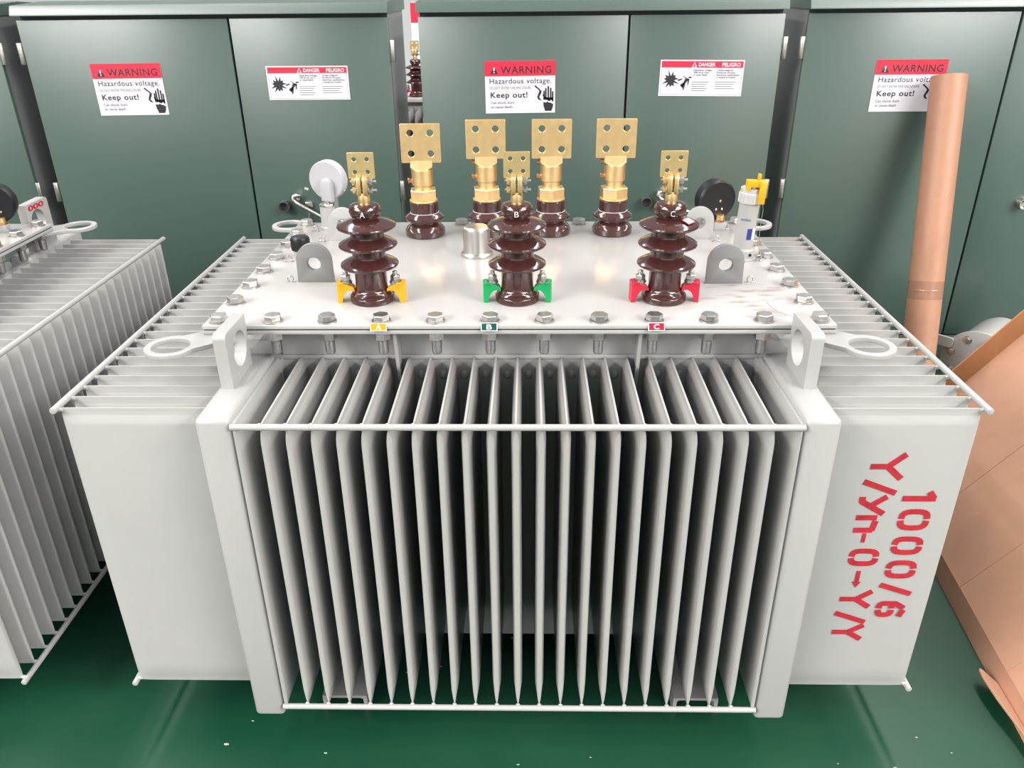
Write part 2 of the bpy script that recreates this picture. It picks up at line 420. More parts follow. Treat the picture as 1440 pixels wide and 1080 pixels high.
def hv_bushing(T, x, y, letter, colr, rz):
    prof = [(0.0000, 0.0000), (0.0460, 0.0000), (0.0475, 0.0015), (0.0478, 0.0115), (0.0468, 0.0135), (0.0445, 0.0140), (0.0440, 0.0175), (0.0400, 0.0205), (0.0360, 0.0245), (0.0345, 0.0290), (0.0340, 0.0340), (0.0340, 0.0660), (0.0360, 0.0725), (0.0500, 0.0750), (0.0575, 0.0765), (0.0602, 0.0782), (0.0612, 0.0810), (0.0604, 0.0836), (0.0575, 0.0856), (0.0525, 0.0888), (0.0460, 0.0920), (0.0390, 0.0950), (0.0355, 0.0975), (0.0346, 0.1010), (0.0366, 0.1150), (0.0500, 0.1175), (0.0575, 0.1190), (0.0602, 0.1207), (0.0612, 0.1235), (0.0604, 0.1261), (0.0575, 0.1281), (0.0525, 0.1313), (0.0460, 0.1345), (0.0390, 0.1375), (0.0355, 0.1400), (0.0346, 0.1435), (0.0366, 0.1545), (0.0500, 0.1570), (0.0575, 0.1585), (0.0602, 0.1602), (0.0612, 0.1630), (0.0604, 0.1656), (0.0575, 0.1676), (0.0525, 0.1700), (0.0455, 0.1730), (0.0360, 0.1760), (0.0280, 0.1778), (0.0245, 0.1785), (0.0235, 0.1795), (0.0235, 0.1810), (0.0280, 0.1825), (0.0315, 0.1870), (0.0330, 0.1940), (0.0322, 0.2010), (0.0290, 0.2065), (0.0230, 0.2095), (0.0150, 0.2105), (0.0000, 0.2105)]
    b = MB(); b.lathe(prof, m='porcelain', n=48)
    o = b.build('high_voltage_bushing', T, (x, y, CT), smooth=30)
    o['label'] = 'brown porcelain high voltage bushing marked %s with %s clamps' % (letter, {'yellow': 'yellow', 'green': 'green', 'red': 'red'}[colr])
    # phase letter wrapped on the cap
    b = MB(); b.text(letter, Matrix.Identity(4), h=.0115, w=.009 if letter != 'A' else .0105, m='signwhite', bold=.0)
    xs = [v.co.x for v in b.bm.verts]; cx = (min(xs)+max(xs))/2
    bmesh.ops.subdivide_edges(b.bm, edges=b.bm.edges[:], cuts=1)
    for v in b.bm.verts:
        a = (v.co.x-cx)/.0335; z = .1875+v.co.y
        r = .0336 - max(0, (z-.196))*.3
        v.co = (r*math.sin(a), -r*math.cos(a), z)
    b.build('phase_letter', o, smooth=0)
    # brass stud + strap clamp
    b = MB(); b.cyl((0, 0, .204), (0, 0, .232), .0125, 'brass', 20, bev=.001)
    for sx in (-1, 1):
        mm = Matrix.Translation((sx*.0062, 0, .245)) @ Matrix(((0, 0, 1, 0), (1, 0, 0, 0), (0, 1, 0, 0), (0, 0, 0, 1)))
        b.prism([rrect(-.014, .014, -.021, .021, .009)], .0085, 'brass', mm, .001)
        b.box(sx*.0105-.0015, sx*.0105+.0015, -.011, .011, .228, .262, 'brass', .001)
    b.box(-.011, .011, -.003, .003, .258, .27, 'brass')
    b.build('terminal_clamp', o, smooth=25)
    for z in (.236, .254):
        b = MB(); b.cyl((-.024, -.004, z), (.029, -.004, z), .0035, 'zincdark', 12)
        b.cyl((.0125, -.004, z), (.014, -.004, z), .0085, 'zinc', 16); b.cyl((.014, -.004, z), (.021, -.004, z), .0072, 'zinc', 6, bev=.0006)
        b.cyl((-.0125, -.004, z), (-.014, -.004, z), .0085, 'brass', 16); b.cyl((-.014, -.004, z), (-.020, -.004, z), .0072, 'brass', 6, bev=.0006)
        b.build('clamp_bolt', o, smooth=25)
    b = MB(); b.prism([rrect(-.0265, .0265, 0, .052, .0025)] + [circ(sx*.0128, .026+sz*.0125, .0046, 18) for sx in (-1, 1) for sz in (-1, 1)], .005, 'brass', xz(0, 0, 0, 0), .0006)
    q = b.build('terminal_plate', o, smooth=20); q.location = (0, 0, .259); q.rotation_euler = (0, 0, rz)
    # painted foot clamps with bolts
    for sx in (-1, 1):
        pr = [(.036, .024), (.036, .030), (.040, .0345), (.048, .0385), (.060, .043), (.073, .044), (.073, .0), (.0640, -.0), (.0625, .007), (.060, .015), (.056, .022), (.050, .0265), (.043, .0265)]
        b = MB(); b.prism([[(sx*p[0], p[1]) for p in pr]], .026, colr, xz(0, 0, 0), .001); 
        b.box(min(sx*.058, sx*.070), max(sx*.058, sx*.070), -.0145, .0145, .0405, .0445, colr, .001)
        f = b.build('clamp_foot', o, smooth=22); f.rotation_euler = (0, 0, -sx*.12)
        b = MB(); X = sx*.053
        b.cyl((X, 0, .0415), (X, 0, .0445), .0125, 'zinc', 20); b.cyl((X, 0, .0445), (X, 0, .048), .0105, 'zincdark', 16)
        b.cyl((X, 0, .048), (X, 0, .058), .0102, 'zinc', 6, bev=.0008); b.cyl((X, 0, .035), (X, 0, .067), .0052, 'zinc', 14, bev=.001)
        f = b.build('foot_bolt', o, smooth=22); f.rotation_euler = (0, 0, -sx*.12)
    return o

def lv_bushing(T, x, y, rz, screws=2, dz=-.009):
    prof = [(0, 0), (.051, 0), (.0535, .003), (.0535, .016), (.050, .022), (.040, .031), (.036, .035), (.036, .037),
            (.044, .040), (.0505, .043), (.0525, .047), (.0515, .051), (.045, .057), (.039, .061), (.0375, .063)]
    b = MB(); b.lathe(prof + [(.0375, .089), (.035, .0915), (0, .0915)], m='porcelain', n=44)
    o = b.build('low_voltage_bushing', T, (x, y, CT), smooth=28)
    b = MB(); b.lathe([(.0, .0615), (.0386, .0618), (.0386, .0630), (.0, .0635)], m='signwhite', n=40); b.build('gasket_ring', o)
    b = MB(); b.cyl((0, 0, .0915), (0, 0, .096), .0375, 'brass', 30, bev=.001); b.cyl((0, 0, .096), (0, 0, .124), .0375, 'brass', 6, bev=.0018)
    n = b.build('hex_nut', o, smooth=22); n.rotation_euler = (0, 0, .12)
    b = MB(); b.cyl((0, 0, .12), (0, 0, .15), .023, 'brass', 28)
    b.cyl((0, 0, .151), (0, 0, .192), .0282, 'brass', 40, bev=.0015)
    cr = [(.0282*math.cos(2*PI*k/32), .0282*math.sin(2*PI*k/32), .191) for k in range(32)]
    b.hull(cr + [(sx*.0284, sy*.019, .200) for sx in (-1, 1) for sy in (-1, 1)], 'brass')
    b.hull([(sx*.0284, sy*.019, .200) for sx in (-1, 1) for sy in (-1, 1)] + [(sx*.0284, sy*.0062, .2135) for sx in (-1, 1) for sy in (-1, 1)], 'brass')
    b.prism([rrect(-.0515, .0515, .208, .306, .003)] + [circ(sx*.0255, .257+sz*.026, .0088, 24) for sx in (-1, 1) for sz in (-1, 1)], .012, 'brass', xz(0, 0, 0), .001)
    t = b.build('terminal_lug', o, (0, 0, dz), smooth=22); t.rotation_euler = (0, 0, rz)
    for k in range(screws):
        z = (.162, .199)[k]
        b = MB(); b.cyl((-.026, -.002, z), (-.033, -.002, z), .005, 'copper', 12); b.cyl((-.033, -.002, z), (-.038, -.002, z), .0068, 'copper', 6, bev=.0006); b.build('set_screw', t)
    return o

def fittings(T):
    # pressure relief valve
    b = MB(); b.lathe([(0, 0), (.039, 0), (.0395, .002), (.0395, .006), (.038, .0085), (.0345, .0095), (.0335, .012), (.0335, .063), (.0318, .0695), (.027, .074), (.016, .0755), (0, .0755)], m='steel', n=48)
    b.build('relief_valve', T, (-.106, .463, CT), smooth=26)
    # oil filler with black cap
    b = MB(); b.cyl((0, 0, 0), (0, 0, .03), .0185, 'paint', 28); f = b.build('filler_pipe', T, (-.543, .447, CT))
    b = MB(); b.lathe([(0, .021), (.0225, .021), (.0238, .024), (.0238, .047), (.0215, .0525), (.017, .0545), (0, .0545)], m='black', n=32); b.build('filler_cap', f, smooth=26)
    # grey dial gauge on a socket
    b = MB(); b.lathe([(0, 0), (.023, 0), (.023, .006), (.0205, .008), (.0205, .062), (0, .062)], m='paint', n=28)
    g = b.build('dial_thermometer', T, (-.533, .712, CT)); g['label'] = 'pale grey dial gauge seen from behind on its socket'
    b = MB(); b.cyl((0, 0, .062), (0, 0, .07), .021, 'steel', 6, bev=.001); b.cyl((0, 0, .07), (0, 0, .09), .0085, 'steel', 16); b.build('gauge_stem', g)
    mm = Matrix.Translation((.004, 0, .132)) @ Matrix.Rotation(-.28, 4, 'Z') @ Matrix.Rotation(PI/2, 4, 'X')
    b = MB(); b.lathe([(0, -.03), (.049, -.03), (.0525, -.026), (.0525, -.004), (.050, .0), (0, 0)], m='lightpaint', n=48, mtx=mm)
    b.build('dial_case', g, smooth=40)
    out = [(-.0155, -.046), (.0155, -.046)] + circ(0, .0, .0155, 14, 0, PI, True)
    b = MB(); b.prism([[(p[0]+.006, p[1]-.006) for p in out]], .022, 'lightpaint', mm @ Matrix.Translation((0, 0, .008)), .003); b.build('connection_box', g)
    b = MB(); b.cyl((-.045, -.004, .110), (-.055, -.006, .113), .004, 'steel', 8); b.cyl((.050, -.004, .108), (.057, -.004, .108), .003, 'steel', 8); b.build('case_screw', g)
    # black dial gauge
    b = MB(); b.box(-.015, .015, -.012, .012, 0, .021, 'paint', .001)
    g = b.build('pressure_gauge', T, (.545, .688, CT)); g['label'] = 'black dial gauge seen from behind on a brass stem'
    b = MB(); b.cyl((0, 0, .02), (0, 0, .04), .0115, 'brass', 18); b.cyl((0, 0, .022), (0, 0, .028), .0145, 'copper', 6); b.build('gauge_stem', g)
    mm = Matrix.Translation((-.009, 0, .078)) @ Matrix.Rotation(.30, 4, 'Z') @ Matrix.Rotation(PI/2, 4, 'X')
    b = MB(); b.lathe([(0, -.035), (.0525, -.035), (.0545, -.032), (.0545, -.006), (.051, -.002), (.0485, 0), (.0478, -.0015), (0, -.0015)], m='black', n=48, mtx=mm); b.build('dial_case', g, smooth=30)
    for (px, pz) in ((.0, -.001), (-.0105, -.023), (.007, -.023)):
        b = MB(); p = mm @ Vector((px+.006, pz, .001)); q = mm @ Vector((px+.006, pz, -.002)); b.cyl(p, q, .0033, 'steel', 12, bev=.0006); b.build('case_screw', g)
    # oil level tube with a yellow clip
    b = MB(); b.lathe([(0, 0), (.034, 0), (.034, .004), (.0295, .006), (.0295, .024), (.0275, .027), (.0235, .0285), (.0235, .139), (0, .139)], m='paint', n=36)
    b.cyl((.013, -.0262, .016), (.013, -.0295, .016), .0035, 'black', 12)
    g = b.build('oil_level_indicator', T, (.545, .432, CT), smooth=30)
    g.rotation_euler = (0, .035, 0)
    def arc(b, a0, a1, z0, z1, r, m):
        k = 8
        for i in range(k):
            p = a0+(a1-a0)*i/k; q = a0+(a1-a0)*(i+1)/k
            old = b._tag(); vs = [b.bm.verts.new((r*math.sin(t), -r*math.cos(t), z)) for t, z in ((p, z0), (q, z0), (q, z1), (p, z1))]
            b.bm.faces.new(vs); b._new(old, m)
    b = MB(); arc(b, -.05, .5, .052, .079, .0239, 'blue'); arc(b, .5, .95, .052, .079, .0239, 'glass'); arc(b, .60, .66, .054, .077, .0241, 'zincdark'); b.build('sight_window', g, smooth=0)
    b = MB(); b.text('ARTERN', Matrix.Identity(4), w=.024, h=.0052, m='blue', bold=.01)
    for v in b.bm.verts:
        a = (v.co.x-.022)/.0238; v.co = (.0238*math.sin(a), -.0238*math.cos(a), .097+v.co.y)
    b.build('blue_lettering', g, smooth=0)
    b = MB(); b.lathe([(0, .138), (.0272, .138), (.0272, .161), (.025, .1625), (.0255, .164), (.0255, .172), (.018, .176), (0, .176)], m='aluminium', n=36)
    for k in range(36):
        a = 2*PI*k/36; b.cyl((.0272*math.cos(a), .0272*math.sin(a), .14), (.0272*math.cos(a), .0272*math.sin(a), .160), .0012, 'aluminium', 5)
    b.build('knurled_ring', g)
    b = MB(); b.box(-.019, .026, -.0265, -.008, .178, .194, 'yellow', .001); b.box(.010, .026, -.031, -.0265, .140, .192, 'yellow', .001)
    b.box(.006, .012, -.022, -.010, .192, .208, 'yellow', .001); b.box(-.019, -.009, -.0265, -.012, .170, .18, 'yellow', .001)
    b.cyl((-.001, -.02, .172), (-.001, -.02, .183), .006, 'zinc', 6)
    b.build('yellow_clip', g)
    b = MB(); b.tube([(.027, .0, .15), (.034, -.002, .12), (.035, 0, .07), (.038, 0, .03), (.045, -.02, .008), (.06, -.04, .004)], .0007, 'wire', 5); b.build('seal_wire', g)

# small labels on the front edge
def phase_label(T, x, z, ltr, m, tm):
    b = MB(); b.box(-.0165, .0165, -.0012, 0, -.0085, .0085, 'signwhite', .0003)
    b.box(-.0148, .0148, -.0016, -.001, -.007, .007, m)
    b.text(ltr, xz(-.0055, -.0019, -.005), w=.011, h=.010, m=tm, bold=.02)
    o = b.build('phase_label', T, (x, -.0012, z), smooth=0)
    o.rotation_euler = (-.55, 0, 0)
    o['label'] = 'small %s phase label lettered %s on the cover edge' % ({'labelyellow': 'yellow', 'labelgreen': 'dark green', 'labelred': 'red'}[m], ltr)

# stencil strokes -------------------------------------------------
def stencil(T, yface):
    b = MB(); y = yface; cnt = [0]
    def st(pts, w, xb, z0):
        for (u0, v0), (u1, v1) in zip(pts, pts[1:]):
            d = Vector((u1-u0, v1-v0)); d.normalize(); n = Vector((-d.y, d.x))*w/2; e = d*w*.15
            q = [(u0-e.x+n.x, v0-e.y+n.y), (u1+e.x+n.x, v1+e.y+n.y), (u1+e.x-n.x, v1+e.y-n.y), (u0-e.x-n.x, v0-e.y-n.y)]
            cnt[0] += 1; b.poly([(xb+v, y-cnt[0]*.00001, z0-u) for u, v in q], None, 'stencil')
    W = .0125
    def ell(u0, u1, v0, v1, gap=.0075):
        cu, cv = (u0+u1)/2, (v0+v1)/2; ru, rv = (u1-u0)/2-W/2, (v1-v0)/2-W*.45; L = []
        for s in (-1, 1):
            pts = []
            for i in range(11):
                a = -PI/2 + PI*i/10
                cc, ss = math.cos(a), math.sin(a)
                cc = math.copysign(abs(cc)**.7, cc); ss = math.copysign(abs(ss)**.7, ss)
                pts.append((cu+s*(gap/2 + (ru-gap/2)*cc), cv+rv*ss))
            L.append(pts)
        return L
    def zc(c): return .734-(c-78)/(660-78)*.463
    def put(strokes, c0, c1, xb, h, w=W):
        z0 = zc(c0); L = z0-zc(c1)
        for s in strokes: st([(p[0]*L, p[1]*h) for p in s], w, xb, z0)
    Y = [[(.05, 1), (.5, .52)], [(.95, 1), (.5, .52)], [(.5, .42), (.5, 0)]]
    SL = [[(.18, -.02), (.82, 1.02)]]
    yl = [[(.05, .82), (.48, .38)], [(.95, .82), (.30, 0), (.08, .0)]]
    nl = [[(.12, 0), (.12, .68)], [(.35, .68), (.88, .62), (.88, 0)]]
    x1, h1 = .672, .060
    put(Y, 76, 150, x1+.003, h1); put(SL, 148, 197, x1-.002, h1); put(yl, 198, 252, x1, h1*.92); put(nl, 256, 306, x1-.003, h1*.92)
    put([[(.1, .32), (.9, .32)]], 308, 340, x1, h1, .008)
    z0 = zc(357); Lz = z0-zc(413)
    for s in ell(0, Lz, 0, h1): st(s, W, x1-.002, z0)
    put([[(.0, .42), (.6, .42)]], 430, 484, x1, h1, .009)
    zA = zc(484); b.poly([(x1+.42*h1, y, zA), (x1+.42*h1+.010, y, zA+.016), (x1+.42*h1-.010, y, zA+.016)], None, 'stencil')
    put(Y, 494, 550, x1+.001, h1); put(SL, 562, 608, x1-.001, h1); put(Y, 610, 662, x1, h1)
    x2, h2 = .750, .061
    put([[(.55, 0), (.55, 1.0)], [(.5, .95), (.1, .80)]], 183, 222, x2, h2, .013)
    for c0, c1 in ((235, 300), (318, 376), (393, 452)):
        z0 = zc(c0); Lz = z0-zc(c1)
        for s in ell(0, Lz, 0, h2): st(s, W, x2, z0)
    put(SL, 466, 510, x2, h2)
    z0 = zc(527); Lz = z0-zc(582)
    for s in ell(0, Lz, 0, h2*.62): st(s, W, x2, z0)
    st([(W*.5, h2*.3), (W*.5, h2*.62), (Lz*.42, h2*.92)], W, x2, z0); st([(Lz*.58, h2*.93), (Lz*.92, h2*.84)], W, x2, z0)
    o = b.build('stencil_lettering', T, smooth=0, flip=False)
    o['label'] = 'red sprayed stencil lettering on the right fin panel'
    return o

T1 = make_transformer('oil_transformer')
hv = []
for x, l, c, rz in ((-.313, 'A', 'yellow', .03), (-.001, 'B', 'green', .06), (.312, 'C', 'red', -.02)):
    hv.append(hv_bushing(T1, x, .148, l, c, rz))
for x, y, rz, s in ((-.256, .648, .03, 1), (-.088, .66, .02, 2), (.083, .66, 0, 2), (.25, .662, -.03, 2)):
    lv_bushing(T1, x, y, rz, s, -.016 if x < -.2 else -.009)
fittings(T1)
T2 = dup(T1, None, (-1.985, 0, 0)); T2.name = 'oil_transformer.001'
for x, l, m, tm in ((-.2765, 'A', 'labelyellow', 'signwhite'), (-.0555, 'B', 'labelgreen', 'signwhite'), (.2765, 'C', 'labelred', 'signwhite')):
    phase_label(T1, x, .9225, l, m, tm)
stencil(T1, YF-.0092)
# sticker on bushing C top shed, white paint smear near the right front lifting plate
b = MB(); b.box(-.0125, .0125, -.0095, .0095, -.0006, .0006, 'red', .0003); b.box(-.0105, .0105, -.0075, .0075, .0005, .0009, 'signwhite')
o = b.build('inspection_sticker', hv[2], (.0335, -.0265, .1768), smooth=0); o.rotation_euler = Vector((.27, -.22, .93)).to_track_quat('Z', 'Y').to_euler()
b = MB(); pts = [(.528, .128), (.545, .120), (.548, .09), (.572, .075), (.578, .045), (.590, .035), (.592, .006), (.570, .004), (.568, .03), (.552, .05), (.536, .075), (.528, .105)]
b.prism([pts], .0012, 'lightpaint', Matrix.Translation((0, 0, CT+.0004))); b.build('paint_smear', T1)
tag(T1, 'large grey-white oil transformer standing in front with lettered brown bushings', 'transformer', 'oil transformers side by side on the green floor')
tag(T2, 'second grey-white oil transformer, cut off by the left edge of the photo', 'transformer', 'oil transformers side by side on the green floor')
# red 000 sprayed on the rear lifting plate of the left unit
b = MB()
mm = Matrix(((0, 0, 1, .555+.0132), (1, 0, 0, .785), (0, 1, 0, .9565), (0, 0, 0, 1)))
b.text('000', mm, w=.080, h=.0145, m='red', bold=.03)
o = b.build('sprayed_zeros', T2, smooth=0); o['label'] = 'red sprayed 000 on the rear lifting plate'

# ------------------------------------------------------------------ cabinets
CY = 1.85
def warning_label(parent, x0, x1, z0, z1, rot=0.):
    w, h = x1-x0, z1-z0; e = .0006
    base = xz(x0, CY-.0012, z0, rot)
    b = MB()
    b.box(0, w, 0, h, -.0004, .0008, 'signwhite', mtx=base)
    up = lambda x, y, d=.0012: base @ Matrix.Translation((x*w, y*h, d))
    b.poly([(0, .715*h), (w, .715*h), (w, h), (0, h)], base @ Matrix.Translation((0, 0, .0010)), 'signred')
    b.poly([(.075*w, .755*h), (.19*w, .755*h), (.1325*w, .905*h)], up(0, 0), 'signblack')
    b.poly([(.124*w, .815*h), (.141*w, .815*h), (.145*w, .88*h), (.120*w, .88*h)], up(0, 0, .0015), 'signwhite')
    b.poly([(.125*w, .775*h), (.14*w, .775*h), (.14*w, .80*h), (.125*w, .80*h)], up(0, 0, .0015), 'signwhite')
    b.text('WARNING', up(.225, .765), w=.72*w, h=.135*h, bold=.018, space=1.1)
    b.text('Hazardous voltage.', up(.065, .575), w=.88*w, h=.10*h, bold=.006, space=1.08)
    b.text('DO NOT ENTER THIS ENCLOSURE.', up(.065, .465), w=.60*w, h=.05*h, m='signgrey')
    b.text('Keep out!', up(.075, .305), w=.53*w, h=.105*h, bold=.02, space=1.1)
    b.text('Can shock, burn', up(.075, .185), w=.34*w, h=.05*h, m='signgrey', bold=.015)
    b.text('or cause death', up(.075, .10), w=.31*w, h=.05*h, m='signgrey', bold=.015)
    def P(pts): b.poly([(p[0]*w, p[1]*h) for p in pts], up(0, 0), 'signblack')
    # cable
    P([(.70, .52), (.72, .535), (.80, .435), (.775, .43)]); P([(.775, .43), (.81, .43), (.795, .36), (.765, .375)]); P([(.795, .37), (.765, .385), (.742, .31), (.772, .305)]); P([(.742, .31), (.772, .305), (.79, .27), (.775, .25), (.757, .265)]); P([(.778, .27), (.775, .25), (.80, .245), (.803, .262)])
    # hand
    for xf, y0, y1 in ((.842, .25, .43), (.867, .25, .48), (.902, .25, .52), (.937, .25, .485), (.965, .22, .42)):
        d = .011
        P([(xf-d, y0), (xf+d, y0), (xf+d, y1-.012), (xf, y1), (xf-d, y1-.012)])
    P([(.82, .35), (.838, .36), (.86, .30), (.97, .30), (.97, .215), (.945, .255), (.925, .225), (.905, .27), (.885, .245), (.84, .28)])
    P([(.83, .21), (.875, .20), (.895, .225), (.915, .175), (.935, .195), (.975, .165), (.965, .10), (.945, .075), (.945, .035), (.855, .035), (.85, .08), (.835, .12)])
    return b.build('warning_label', parent, smooth=0, flip=False)

def danger_label(parent, x0, x1, z0, z1, rot=0.):
    w, h = x1-x0, z1-z0
    base = xz(x0, CY-.0012, z0, rot); b = MB()
    b.box(0, w, 0, h, -.0004, .0008, 'signwhite', mtx=base)
    up = lambda x, y, d=.0012: base @ Matrix.Translation((x*w, y*h, d))
    fr = .022
    for (a, c, d, e) in ((.02, .98, .04, .047), (.02, .023, .04, .8), (.977, .98, .04, .8)):
        b.poly([(a*w, d*h), (c*w, d*h), (c*w, e*h), (a*w, e*h)], up(0, 0, .0010), 'signgrey')
    b.poly([(.015*w, .79*h), (.985*w, .79*h), (.985*w, .965*h), (.015*w, .965*h)], up(0, 0, .0010), 'signred')
    b.poly([(.375*w, .80*h), (.435*w, .80*h), (.405*w, .95*h)], up(0, 0), 'signwhite')
    b.poly([(.388*w, .815*h), (.422*w, .815*h), (.405*w, .91*h)], up(0, 0, .0014), 'signred')
    b.text('DANGER', up(.455, .825), w=.20*w, h=.10*h, m='signwhite', bold=.025)
    b.text('PELIGRO', up(.735, .825), w=.22*w, h=.10*h, m='signwhite', bold=.025)
    y = .70
    for t, ww in (('Hazardous voltage.', .22), ('Will shock, burn,', .19), ('or cause death.', .17)):
        b.text(t, up(.40, y), w=ww*w, h=.045*h, bold=.015); y -= .065
    y = .70
    for t, ww in (('Voltaje peligroso.', .20), ('Producira choques', .22), ('electricos, quemaduras', .27), ('o causara la muerte.', .23)):
        b.text(t, up(.68, y), w=ww*w, h=.045*h, bold=.015); y -= .065
    for (xx, ww, n) in ((.39, .2, 5), (.67, .25, 4)):
        for k in range(n):
            lw = ww*(1-.25*((k*37) % 5)/5)
            b.poly([(xx*w, (.385-.06*k)*h), ((xx+lw)*w, (.385-.06*k)*h), ((xx+lw)*w, (.40-.06*k)*h), (xx*w, (.40-.06*k)*h)], up(0, 0), 'signgrey')
    # starburst
    pts = []; n = 11
    for k in range(2*n):
        a = PI*k/n+.15; r = (.115 if k % 2 == 0 else .060) * (1+.18*math.sin(k*2.3))
        pts.append((.135+r*.85*math.cos(a), .45+r*2.1*math.sin(a)))
    c = (.135, .45)
    for k in range(2*n):
        b.poly([(c[0]*w, c[1]*h), (pts[k][0]*w, pts[k][1]*h), (pts[(k+1) % (2*n)][0]*w, pts[(k+1) % (2*n)][1]*h)], up(0, 0), 'signblack')
    def P(q): b.poly([(p[0]*w, p[1]*h) for p in q], up(0, 0), 'signblack')
    P([(.21, .45), (.27, .49), (.275, .46), (.235, .42)])
    b.poly([(x*w, z*h) for x, z in circ(.365, .52, .021, 12)], up(0, 0), 'signblack')
    P([(.305, .47), (.335, .50), (.362, .47), (.315, .36), (.29, .36)])            # torso
    P([(.275, .57), (.288, .56), (.33, .49), (.318, .475)])                       # arm
    P([(.345, .47), (.36, .46), (.352, .33), (.338, .30)])                        # arm
    P([(.29, .38), (.312, .36), (.275, .31), (.295, .24), (.280, .23), (.252, .31)])  # leg
    P([(.295, .365), (.318, .37), (.308, .25), (.300, .17), (.288, .17), (.292, .26)])
    return b.build('danger_label', parent, smooth=0, flip=False)

def hinge(parent, x, z, sx):
    b = MB(); b.cyl((x, CY+.001, z-.039), (x, CY+.001, z+.039), .0105, 'steel', 14, bev=.001)
    b.box(min(x, x+sx*.012), max(x, x+sx*.012), CY+.004, CY+.010, z-.038, z+.038, 'steel')
    for k in (-1, 1): b.cyl((x, CY+.001, z+k*.013-.0008), (x, CY+.001, z+k*.013+.0008), .0109, 'zincdark', 14)
    return b.build('hinge', parent)

def cabinet(x0, x1, split, name='electrical_cabinet', depth=.42, lock=None, skip_left=False):
    C = empty(name, ((x0+x1)/2, CY+depth/2, 0)); ox = Vector(C.location)
    def fin(b, nm, p=None):
        o = b.build(nm, None)
        if p is None:
            o.parent = C; o.location = -ox
        else: o.parent = p
        return o
    b = MB(); b.box(x0+.006, x1-.006, CY+.024, CY+depth, .0, 1.436, 'cabshade'); b.box(x1-.0065, x1-.004, CY+.024, CY+depth, .0, 1.436, 'cabside'); b.box(x0+.004, x0+.0065, CY+.024, CY+depth, .0, 1.436, 'cabside')
    fin(b, 'cabinet_body')
    b = MB(); b.box(x0, x1, CY+.006, CY+.05, 0, .108, 'cabinet', .002); fin(b, 'plinth')
    b = MB(); b.hull([(x, y, z) for x in (x0-.004, x1+.004) for y, z in ((CY-.024, 1.437), (CY-.024, 1.441), (CY-.010, 1.473), (CY+depth/2, 1.484), (CY+depth+.02, 1.473), (CY+depth+.024, 1.437))], 'cabinet')
    fin(b, 'roof')
    D = []
    for a, c in ((x0, split-.004), (split+.004, x1)):
        b = MB(); b.box(a, c, CY, CY+.022, .115, 1.422, 'cabinet', .003); D.append(fin(b, 'door'))
    for z in (1.303, .767):
        if not skip_left: hinge(D[0], x0-.011, z, 1)
        hinge(D[1], x1+.011, z, -1)
    if lock:
        lx, lz, sil, tip = lock
        m = 'steel' if sil else 'darkgrey'
        b = MB(); b.lathe([(0, 0), (.024, 0), (.024, .030), (.022, .034), (.0195, .034), (.0185, .012), (0, .012)], m=m, n=28, mtx=Matrix.Translation((lx, CY, lz)) @ Matrix.Rotation(PI/2, 4, 'X'))
        if sil: b.cyl((lx, CY, lz), (lx, CY-.024, lz), .010, 'steel', 5)
        b.build('door_lock', D[1])
        if tip:
            hx, hz = lx+.055, lz+.035
            b = MB(); b.cyl((hx, CY, hz), (hx, CY-.02, hz), .013, 'steel', 20, bev=.002)
            dx, dz = tip[0]-hx, tip[1]-hz
            b.tube([(hx+.012, CY-.020, hz+.010), (hx+.004, CY-.030, hz+.014), (hx-.008, CY-.034, hz+.010), (hx-.012, CY-.036, hz-.003), (hx-.002, CY-.036, hz-.016), (hx+.012, CY-.036, hz-.024), (tip[0], CY-.034, tip[1])], .0085, 'steel', 12)
            b.box(hx+.03, hx+.062, CY-.012, CY, hz-.042, hz-.018, 'zinc', .002)
            b.tube([(hx+.045, CY-.012, hz-.06), (hx+.040, CY-.014, hz-.085), (hx+.03, CY-.012, hz-.095)], .003, 'steel', 6)
            b.build('door_handle', D[1])
    return C, D

C0, D0 = cabinet(-3.46, -2.035, -2.65)
C1, D1 = cabinet(-1.938, -.510, -1.121, lock=(-.995, .706, False, (-.80, .64)))
C2, D2 = cabinet(-.396, .991, .406, lock=(.511, .717, False, (.73, .66)), skip_left=True)
C3, D3 = cabinet(1.077, 2.48, 1.870, lock=(2.055, .704, True, None))
warning_label(D1[0], -1.689, -1.413, 1.072, 1.265, .007); danger_label(D1[1], -1.001, -.680, 1.127, 1.252, -.002)
warning_label(D2[0], -.145, .129, 1.070, 1.263, .008); danger_label(D2[1], .532, .855, 1.132, 1.264, -.012)
warning_label(D3[0], 1.361, 1.634, 1.067, 1.258, .0)
tag(C0, 'dark green steel cabinet cut off by the left edge, hinges beside a dark gap', 'cabinet', 'green electrical cabinets in a row')
tag(C1, 'dark green two-door steel cabinet, second from the left, behind the grey dial gauge', 'cabinet', 'green electrical cabinets in a row')
tag(C2, 'dark green two-door steel cabinet directly behind the brass terminals', 'cabinet', 'green electrical cabinets in a row')
tag(C3, 'dark green two-door steel cabinet that the cardboard tube leans on', 'cabinet', 'green electrical cabinets in a row')

# ------------------------------------------------------------------ cardboard tube leaning on the cabinet
b = MB()
p0 = Vector((1.60, 1.47, .045)); p1 = Vector((1.612, 1.775, 1.205)); d = (p1-p0).normalized(); q = d.to_track_quat('Z', 'Y').to_matrix().to_4x4(); Lt = (p1-p0).length
mm = Matrix.Translation(p0) @ q
b.lathe([(.0635, 0), (.0635, Lt), (.0590, Lt), (.0590, 0)], m='tubecard', n=44, mtx=mm)
